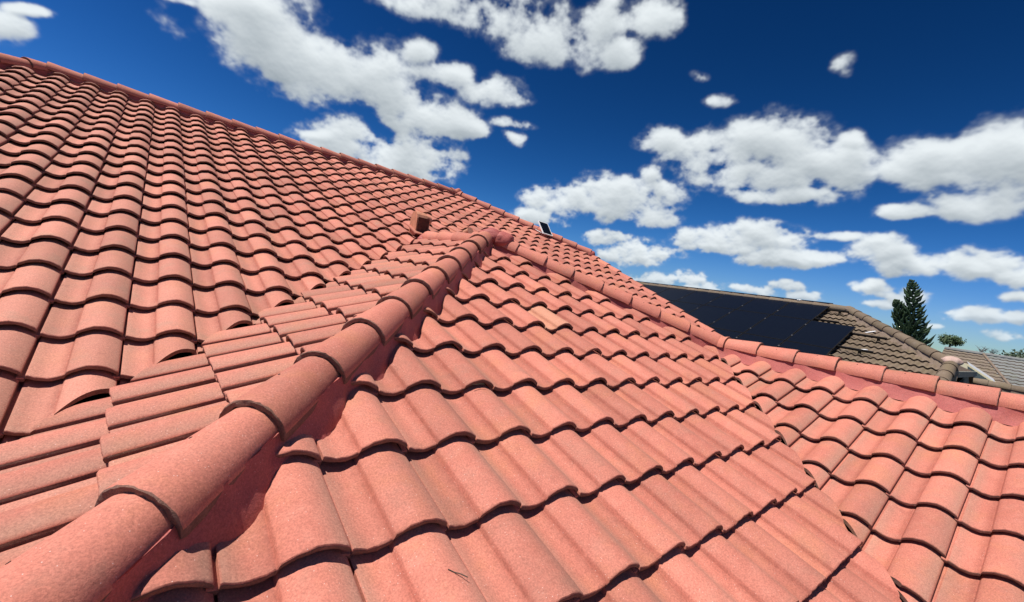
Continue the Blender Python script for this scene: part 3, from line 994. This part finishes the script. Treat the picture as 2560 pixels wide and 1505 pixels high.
# small tilted solar panel near the ridge
pc = onA(7.35, 7.86, .055)
spn = empty('small_solar_panel', pc)
tag(spn, 'small white framed solar panel propped up near the main ridge', 'solar panel')
ex = Vector((1, -.06, -.03)).normalized()
ly = Vector((-.20, .66, .72)).normalized()
ly = (ly - ex * ly.dot(ex)).normalized()
nz_ = ex.cross(ly).normalized()
pw, pl = .15, .205
cc_ = pc + ly * pl + Vector((0, 0, .01))
b = MB()
b.box(cc_ + nz_ * .006, ex * (pw - .014), ly * (pl - .014), nz_ * .004)
b.build('cell_face', [M['cells']], spn)
b = MB()
for sx in (-1, 1): b.box(cc_ + ex * (sx * (pw - .006)), ex * .008, ly * pl, nz_ * .013)
for sy in (-1, 1): b.box(cc_ + ly * (sy * (pl - .007)), ex * (pw - .0145), ly * .008, nz_ * .0125)
b.box(cc_ - nz_ * .006, ex * (pw - .016), ly * (pl - .017), nz_ * .003)
b.build('frame', [M['white']], spn)
b = MB()
for sx in (-1, 1):
    a0 = cc_ + ex * (sx * .1) + ly * .08 - nz_ * .014
    a1 = onA(7.35 + sx * .1, a0.y + .16, .03)
    b.tube([a0, a1], .008, 6)
    b.tube([a1, pc + ex * (sx * .1)], .008, 6)
b.build('strut', [M['steel']], spn)

# two dry twigs lying on the front slope
for px_, py_, an, lab in ((.82, 1.02, .9, 'thin dry twig lying on the nearest row of the front slope'), (1.42, 1.85, .2, 'tiny brown twig lying on the fourth row of the front slope')):
    z0 = T * py_ + KB + .022
    b = MB()
    pts = [Vector((px_ + math.cos(an) * t, py_ - math.sin(an) * t * .8, z0 - T * math.sin(an) * t * .8 + .004 * math.sin(t * 60))) for t in (-.035, -.012, .01, .035)]
    b.tube(pts, .0018, 5)
    o = b.build('twig', [M['bark']])
    tag(o, lab, 'twig')

# ------------------------------------------------------------------ neighbour's house with brown tiles and solar panels
nb = empty('brown_tiled_house', (15.4, 6, -5))
tag(nb, 'neighbouring house with brown wavy tile roof carrying black solar panels', 'house')
NX, NZ = 15.4, .78
NSP, NHIP, NRK = 3.72, 11.72, 1.25
FN = Field((13.333, 1.40, T * (13.333 - NX) + NZ), (0, -1, 0), (-CP, 0, -SP), .275, .323,
           [(1, 0, NX - .04), (1, -1, NHIP - .06), (0, -1, -NRK - .03)], [M['brown'], M['brown_edge']], wave_tile, 1)
cells = []
for i, j, st in FN.cells(-36, 2, -8, 8):
    p = FN.mat(i, j, False) @ Vector((0, -.16, 0))
    px = to_px(p)
    if px is None or px[0] < 1300: continue
    cells.append((0 if (p.y < 4.6 and px[1] < 1020) else 1, i, j, st))
cells.sort()
nst = MB()
for k, (z_, i, j, st) in enumerate(cells):
    src = FN.var[0 if z_ == 0 else 1][0]
    mw = FN.mat(i, j)
    me, mwo = src, mw
    if st == 2:
        me = src.copy()
        me.transform(mw)
        me = clip_mesh(me, FN.planes)
        if me is None: continue
        for q in FN.mats: me.materials.append(q)
        mwo = Matrix.Identity(4)
    if z_ == 0 and k < 296:
        link('roof_tile', me, nb, mwo)
    else:
        nst.add([tuple(mwo @ v.co) for v in me.vertices], [tuple(p.vertices) for p in me.polygons], [p.material_index for p in me.polygons])
o = nst.build('roof_tile_field', [M['brown'], M['brown_edge']], nb, True, 38)
o['kind'] = 'stuff'
NCAPS = [cap_mesh(40 + k, .42, .115, .135, mats=[M['brown'], M['brown_edge'], M['deck']], screw=False, seg=12) for k in range(3)]
n0 = Vector((NX, NSP, NZ + .045))
n1 = Vector((NX, 13.0, NZ + .045))
cap_run(n0, n1, .40, nb, NCAPS)
mortar_run(n0, n1, drop=.16, parent=nb, mat=M['brown_mortar'], sides=(-1, 1))
nh = Vector((NX - (NSP - NRK), NRK, NZ + .05 - T * (NSP - NRK)))
cap_run(n0, nh, .40, nb, NCAPS)
mortar_run(n0, nh, drop=.17, out=.075, parent=nb, mat=M['brown_mortar'], wob=.014)
nk = Vector((11.0, NRK, NZ + .02 - T * (NX - 11.0)))
cap_run(nh, nk, .36, nb, NCAPS, first=.05)
mortar_run(nh, nk, half=.10, drop=.17, out=.04, parent=nb, mat=M['brown_mortar'])
lump(nh + Vector((.03, 0, .07)), .15, .16, .10, 8.0, M['pink_mortar'], nb)
lump(n0 + Vector((0, 0, .03)), .14, .14, .10, 9.0, M['brown_mortar'], nb)
dk = MB()
zn = lambda x: T * (x - NX) + NZ - .10
dk.patch([(NX, NSP, zn(NX)), (NX, 13, zn(NX)), (10.6, 13, zn(10.6)), (10.6, NRK, zn(10.6)), (nh.x, NRK, zn(nh.x))], .05)
dk.patch([(NX, 13, zn(NX)), (NX, NSP, zn(NX)), (2 * NX - nh.x, NRK, zn(nh.x)), (20.2, NRK, zn(10.6)), (20.2, 13, zn(10.6))], .05)
dk.patch([(NX, NSP, zn(NX)), (nh.x, NRK, zn(nh.x)), (2 * NX - nh.x, NRK, zn(nh.x))], .05)
dk.build('roof_deck', [M['brown_edge']], nb)
b = MB()
ez = zn(nh.x) + .02
b.box((15.5, NRK - .03, ez - .07), (2.55, 0, 0), (0, .02, 0), (0, 0, .065))
b.build('fascia', [M['stucco']], nb)
b = MB()
gw = [(11.2, zn(11.2) - .08), (nh.x, zn(nh.x) - .08), (2 * NX - nh.x, zn(nh.x) - .08), (19.6, zn(11.2) - .08), (19.6, -5), (17.0, -5), (17.0, -.52), (12.4, -.52), (12.4, -5), (11.2, -5)]
k_ = len(gw)
vs = [(x, NRK + .10, z_) for x, z_ in gw] + [(x, NRK + .28, z_) for x, z_ in gw]
b.add(vs, [tuple(range(k_))[::-1], tuple(range(k_, 2 * k_))] + [(i, (i + 1) % k_, (i + 1) % k_ + k_, i + k_) for i in range(k_)])
b.box((15.4, 7.4, -3.4), (4.3, 0, 0), (0, 5.4, 0), (0, 0, 1.6))
b.build('wall', [M['stucco']], nb)
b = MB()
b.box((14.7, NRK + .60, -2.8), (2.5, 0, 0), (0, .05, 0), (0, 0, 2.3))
b.build('porch_shade', [M['deck']], nb)  # near-black board standing in for the shade inside the porch

# solar panels
ND = Vector((-CP, 0, -SP))
NN = Vector((-SP, 0, CP))
NU = Vector((0, -1, 0))
PO = Vector((NX, 0, NZ)) + NN * .125
def on_panel(s, y, h=0): return PO + ND * s + NN * h + Vector((0, y, 0))
PLEN, PWID = 1.665, .995
pan_me = MB()
pan_me.box((0, 0, 0), (PWID / 2 - .014, 0, 0), (0, PLEN / 2 - .014, 0), (0, 0, .004))
CELL = pan_me.mesh('cell_face', [M['cells']])
frm = MB()
for s_ in (-1, 1):
    frm.box((s_ * (PWID / 2 - .008), 0, -.012), (.007, 0, 0), (0, PLEN / 2, 0), (0, 0, .018))
    frm.box((0, s_ * (PLEN / 2 - .008), -.012), (PWID / 2 - .0152, 0, 0), (0, .007, 0), (0, 0, .0175))
FRM = frm.mesh('frame', [M['metal_black']])
rows = [(-.26, 4.16, 7, 'top'), (1.43, 3.17, 7, 'middle'), (3.12, 3.17, 6, 'bottom')]
ordw = ['first', 'second', 'third', 'fourth', 'fifth', 'sixth', 'seventh']
for s0, yr, cnt, nm in rows:
    for k in range(cnt):
        c = on_panel(s0 + PLEN / 2 + .01, yr + (k + .5) * 1.012)
        e_ = empty('solar_panel', c)
        tag(e_, f'black solar panel, {ordw[k]} from the right in the {nm} row on the brown roof', 'solar panel', 'black solar panels on the brown roof')
        mw = Matrix(((NU.x, ND.x, NN.x, 0), (NU.y, ND.y, NN.y, 0), (NU.z, ND.z, NN.z, 0), (0, 0, 0, 1)))
        for nme, me in (('cell_face', CELL), ('frame', FRM)):
            o = bpy.data.objects.new(nme, me)
            COL.objects.link(o)
            o.parent = e_
            o.matrix_basis = mw
        # clamps on the right edge
        b = MB()
        for q in (-.5, .5):
            p = on_panel(s0 + PLEN / 2 + .01 + q * .9, yr + k * 1.012 - .006, .009)
            b.box(p, NU * .016, ND * .028, NN * .006)
        ob = b.build('clamp', [M['clamp'] if k else M['metal_black']])
        ob.parent = e_
        ob.matrix_parent_inverse = Matrix.Translation(-c)
# rails that stick out to the right, each on its feet
for s_, y1, y0, yf, lab in ((.22, 11.2, 3.66, 3.86, 'topmost black mounting rail sticking out to the right of the panels'),
                        (1.16, 11.2, 3.62, 3.84, 'second black mounting rail just above the middle row of panels'),
                        (1.82, 10.2, 2.47, 2.62, 'third black mounting rail sticking out furthest to the right'),
                        (2.79, 10.2, 2.50, 2.74, 'lowest black mounting rail seen right of the panels')):
    e_ = empty('mounting_rail', on_panel(s_, y0, -.04))
    tag(e_, lab, 'rail', 'mounting rails under the solar panels')
    b = MB()
    c = on_panel(s_, (y0 + y1) / 2, -.047)
    b.box(c, (0, (y1 - y0) / 2, 0), ND * .022, NN * .022)
    b.build('rail', [M['metal_black']], e_)
    for yy in (yf, yf + 1.3, yf + 2.6):
        b = MB()
        p = on_panel(s_ + .035, yy, -.09)
        b.box(p, (0, .03, 0), ND * .012, NN * .05)
        b.box(p - NN * .045 + ND * .03, (0, .035, 0), ND * .04, NN * .01)
        b.build('rail_foot', [M['metal_black']], e_)
# white strips left on the brown roof
def strip(pts, wdt, label):
    b = MB()
    pts = [Vector(p) for p in pts]
    vs = []
    for i, p in enumerate(pts):
        vs += [p - Vector((0, wdt, 0)), p + Vector((0, wdt, 0)), p - Vector((0, wdt, -.01)), p + Vector((0, wdt, .01))]
    fs = []
    for i in range(len(pts) - 1):
        a = i * 4
        fs += [(a + 2, a + 3, a + 7, a + 6), (a, a + 4, a + 5, a + 1), (a, a + 2, a + 6, a + 4), (a + 1, a + 5, a + 7, a + 3)]
    fs += [(0, 1, 3, 2), (len(vs) - 4, len(vs) - 2, len(vs) - 1, len(vs) - 3)]
    b.add(vs, fs)
    o = b.build('white_strip', [M['white']])
    tag(o, label, 'strip')
strip([on_panel(-.02, 5.02, .06), (NX - .10, 4.98, NZ + .165), (NX, 4.96, NZ + .19), (NX + .12, 4.95, NZ + .15)], .025, 'white plastic strip hanging over the ridge of the brown roof')
strip([on_panel(1.35, 2.80, -.075), on_panel(1.52, 2.95, -.085)], .018, 'short white strip lying on the brown tiles above the third rail')
strip([on_panel(2.64, 2.66, -.07), on_panel(2.72, 2.80, -.072)], .03, 'white scrap lying on the brown tiles at the lowest rail')

# ------------------------------------------------------------------ low roof and houses further right
low = empty('low_brown_roof_house', (18, -2, -5))
tag(low, 'low house with mottled brown roof just behind the red ridge at right', 'house')
LX, LZ = 17.0, -.60
FL = Field((LX - .30, 1.0, LZ - T * .30), (0, -1, 0), (-CP, 0, -SP), .275, .323, [(1, 0, LX - .04), (0, 1, 1.15)], [M['brown'], M['brown_edge']], wave_tile, 1)
for i, j, st in FL.cells(-2, 22, 0, 7):
    mw = FL.mat(i, j)
    px = to_px(mw @ Vector((0, -.16, 0)))
    if px and px[0] < 3000: link('roof_tile', FL.var[0][0], low, mw)
l0, l1 = Vector((LX, 1.2, LZ + .04)), Vector((LX, -5.5, LZ + .04))
cap_run(l0, l1, .40, low, NCAPS)
mortar_run(l0, l1, drop=.16, parent=low, mat=M['brown_mortar'])
dk = MB()
dk.patch([(LX, 1.2, LZ - .11), (LX - 3.4, 1.2, LZ - .11 - T * 3.4), (LX - 3.4, -6, LZ - .11 - T * 3.4), (LX, -6, LZ - .11)], .05)
dk.patch([(LX, 1.2, LZ - .11), (LX, -6, LZ - .11), (LX + 3.4, -6, LZ - .11 - T * 3.4), (LX + 3.4, 1.2, LZ - .11 - T * 3.4)], .05)
dk.build('roof_deck', [M['brown_edge']], low)
b = MB()
b.box((LX, -2.4, -3.5), (2.8, 0, 0), (0, 3.3, 0), (0, 0, 1.5))
b.build('wall', [M['stucco']], low)

# cream gable with a white barge board
cg = empty('cream_gable_house', (27, 0, -5))
tag(cg, 'cream walled gable with white barge board beyond the low brown roof', 'house')
b = MB()
GX = 26.0
gp = [(GX, 2.6, -5), (GX, 2.6, -.12), (GX, 1.98, -.19), (GX, 1.36, -.58), (GX, 1.15, -.70), (GX, 1.15, -5)]
b.add(gp + [(x + .2, y, z_) for x, y, z_ in gp], [tuple(range(6)), tuple(range(11, 5, -1))] + [(i, (i + 1) % 6, (i + 1) % 6 + 6, i + 6) for i in range(6)])
b.build('wall', [M['cream']], cg)
b = MB()
a0, a1 = Vector((GX - .12, 2.02, -.14)), Vector((GX - .12, 1.22, -.64))
dd = (a1 - a0)
b.box((a0 + a1) / 2, dd / 2, (0.05, 0, 0), Vector((0, .53, .85)) * .075)
b.build('barge_board', [M['white']], cg)

# grey tiled house far right
gh = empty('grey_tiled_house', (42, 0, -5))
tag(gh, 'house with long grey and brown tiled roof at the right edge', 'house')
M['grey'] = tile_material('grey_concrete_tile', (.20, .205, .20), (.17, .175, .17), (.25, .25, .245), (.4, .4, .4), var=.12)
M['grey_brown'] = tile_material('grey_brown_tile', (.20, .16, .122), (.17, .135, .104), (.25, .20, .16), (.4, .4, .4), var=.12)
G0, GZ = 40.0, .46
b1, b2 = MB(), MB()
for j in range(16):
    x1, x0 = G0 - j * .42, G0 - (j + 1) * .42
    za, zb = GZ - T * (G0 - x1), GZ - T * (G0 - x0)
    ysplit = 2.55 - j * .16
    for bb, ya, yb in ((b1, 4.3, ysplit), (b2, ysplit, -7.0)):
        N = max(1, int(abs(ya - yb) / .06))
        vs = []
        for i in range(N + 1):
            y = ya + (yb - ya) * i / N
            wv = .018 * math.sin(y * 2 * PI / .30)
            vs += [(x1 + .02, y, za + wv), (x0, y, zb + .045 + wv), (x0, y, zb - .02 + wv)]
        fs, ms = [], []
        for i in range(N):
            a = i * 3
            fs += [(a, a + 1, a + 4, a + 3), (a + 1, a + 2, a + 5, a + 4)]
            ms += [0, 1]
        bb.add(vs, fs, ms)
o = b1.build('brown_roof_tiles', [M['grey_brown'], M['brown_edge']], gh); o['kind'] = 'stuff'
o = b2.build('grey_roof_tiles', [M['grey'], M['brown_edge']], gh); o['kind'] = 'stuff'
b = MB()
b.tube([(G0, 4.3, GZ + .02), (G0, -7, GZ + .02)], .12, 8)
b.build('ridge', [M['grey']], gh, True, 40)
b = MB()
b.tube([(G0 - 16 * .42, 2.55 - 16 * .16, GZ - T * 16 * .42 + .05), (G0 - .1, 2.55, GZ + .03)], .06, 8)
b.build('valley_mortar', [M['brown_mortar']], gh, True, 40)
b = MB()
b.patch([(G0, 4.3, GZ - .05), (G0, -7, GZ - .05), (G0 + 6, -7, GZ - T * 6), (G0 + 6, 4.3, GZ - T * 6)], .06)
b.build('roof_deck', [M['grey']], gh)
b = MB()
b.box((G0, -1.3, -3.6), (5.6, 0, 0), (0, 5.4, 0), (0, 0, 1.4))
b.build('wall', [M['beige']], gh)

# ------------------------------------------------------------------ ground
b = MB()
b.add([(-900, -900, -5), (900, -900, -5), (900, 900, -5), (-900, 900, -5)], [(0, 1, 2, 3)])
o = b.build('ground', [M['grass']])
o['kind'] = 'structure'

# ------------------------------------------------------------------ trees
def cook_pine():
    t = empty('pine_tree', (39.75, 4.75, -5))
    tag(t, 'tall dark green pine with upswept branches behind the brown hip', 'tree')
    rr = random.Random(5)
    tr, cr = MB(), MB()
    def leader(base, top, zlo, rmax, nw):
        base, top = Vector(base), Vector(top)
        ax = top - base
        pts = [base + ax * (i / 6) + Vector((rr.uniform(-.03, .03), rr.uniform(-.03, .03), 0)) for i in range(7)]
        tr.tube(pts, [.17 * (1 - i / 6.3) for i in range(7)], 7)
        for k in range(nw):
            u = zlo + (1 - zlo) * (k / (nw - 1)) ** .95
            c = base + ax * u
            L = rmax * (1 - u) ** .55 * (1 - zlo) ** -.55 * rr.uniform(.82, 1.12) + .16
            nb_ = rr.randint(5, 7)
            a0 = rr.uniform(0, 6.28)
            for q in range(nb_):
                a = a0 + q * 2 * PI / nb_ + rr.uniform(-.2, .2)
                l_ = L * rr.uniform(.7, 1.15)
                dr = Vector((math.cos(a), math.sin(a), 0))
                p = [c, c + dr * l_ * .45 + Vector((0, 0, .10 * l_)), c + dr * l_ * .8 + Vector((0, 0, .36 * l_)), c + dr * l_ + Vector((0, 0, .72 * l_))]
                cr.tube(p, [.03, .07, .075, .012], 5, 0, False)
                # side fingers
                for m_ in range(1):
                    s_ = rr.uniform(.35, .75)
                    p0 = c + dr * l_ * s_ + Vector((0, 0, .15 * l_))
                    sd = Vector((-dr.y, dr.x, 0)) * rr.choice((-1, 1))
                    e1 = p0 + (dr * .6 + sd * .6 + Vector((0, 0, .45))) * (.33 * l_)
                    cr.tube([p0, (p0 + e1) / 2 + Vector((0, 0, -.02)), e1], [.03, .06, .015], 4, 0, False)
        cr.tube([top - ax.normalized() * .3, top + ax.normalized() * .12], [.09, .02], 6, 0, False)
    leader((39.75, 4.75, -5), (39.47, 6.42, 4.55), .40, .84, 33)
    leader((39.72, 5.3, -2.0), (39.4, 6.98, 3.15), .34, .66, 22)
    tr.build('trunk', [M['bark']], t, True)
    cr.build('crown', [M['pine']], t, True)
cook_pine()

def leafy(name, base, crown, radii, nclump, leaf, mat, label, seed, cat='tree', flat=.0):
    rr = random.Random(seed)
    base, crown = Vector(base), Vector(crown)
    t = empty(name, base)
    tag(t, label, cat)
    tr, cr = MB(), MB()
    H = crown.z - base.z
    tr.tube([base, base + (crown - base) * .5 + Vector((.1, .05, 0)), crown - Vector((0, 0, radii[2] * .5))], [H * .035, H * .026, H * .016], 8)
    cents = []
    for k in range(nclump):
        while True:
            q = Vector((rr.uniform(-1, 1), rr.uniform(-1, 1), rr.uniform(-1, 1)))
            if .25 < q.length < 1: break
        if q.z < -.5: q.z *= .5
        c = crown + Vector((q.x * radii[0], q.y * radii[1], q.z * radii[2]))
        cents.append(c)
        if k % 3 == 0:
            tr.tube([crown - Vector((0, 0, radii[2] * .6)), (crown + c) / 2 - Vector((0, 0, .1)), c], [H * .012, H * .008, H * .003], 5)
    for c in cents:
        R_ = leaf * rr.uniform(4, 7)
        for i in range(46):
            q = Vector((rr.gauss(0, 1), rr.gauss(0, 1), rr.gauss(0, .7))).normalized() * (R_ * rr.uniform(.3, 1))
            p = c + q
            a = Vector((rr.gauss(0, 1), rr.gauss(0, 1), rr.gauss(0, 1))).normalized()
            bq = a.orthogonal().normalized()
            s_ = leaf * rr.uniform(.6, 1.3)
            cr.add([p - a * s_ - bq * s_ * .5, p + a * s_ - bq * s_ * .5, p + a * s_ * .6 + bq * s_ * .6, p - a * s_ * .6 + bq * s_ * .6], [(0, 1, 2, 3)])
    tr.build('trunk', [M['bark']], t, True)
    cr.build('crown', [mat], t)
leafy('broadleaf_tree', (109.5, 11.0, -5), (109.5, 11.2, 2.75), (1.5, 1.5, .70), 40, .13, M['leaf'], 'flat topped dark green tree peeking over the end of the brown hip', 11)
leafy('broadleaf_tree', (90, 1.6, -5), (90, 1.7, .95), (1.8, 2.0, .75), 60, .17, M['leaf_far'], 'dark rounded tree at the right edge above the grey roof', 12)
def bare(base, top, label, seed):
    rr = random.Random(seed)
    t = empty('bare_tree', base)
    tag(t, label, 'tree', 'bare trees on the horizon')
    base, top = Vector(base), Vector(top)
    tr, cr = MB(), MB()
    tr.tube([base, (base + top) / 2, top], [.22, .16, .04], 6)
    for k in range(34):
        u = rr.uniform(.62, .98)
        c = base + (top - base) * u
        a = rr.uniform(0, 6.28)
        l_ = rr.uniform(.7, 1.7)
        e1 = c + Vector((math.cos(a) * l_ * .6, math.sin(a) * l_ * .8, l_ * .75))
        cr.tube([c, (c + e1) / 2, e1], [.05, .04, .012], 4)
        for q in range(3):
            e2 = (c + e1) / 2 + Vector((rr.uniform(-.5, .5), rr.uniform(-.6, .6), rr.uniform(.2, .7)))
            cr.tube([(c + e1) / 2, e2], [.03, .01], 3)
    tr.build('trunk', [M['twig']], t)
    cr.build('crown', [M['twig']], t)
bare((149.7, 10.2, -5), (149.7, 9.9, 2.9), 'leafless grey tree on the horizon, the left and taller one', 21)
bare((149.8, 8.5, -5), (149.8, 8.1, 2.6), 'leafless grey tree on the horizon, the right and lower one', 22)
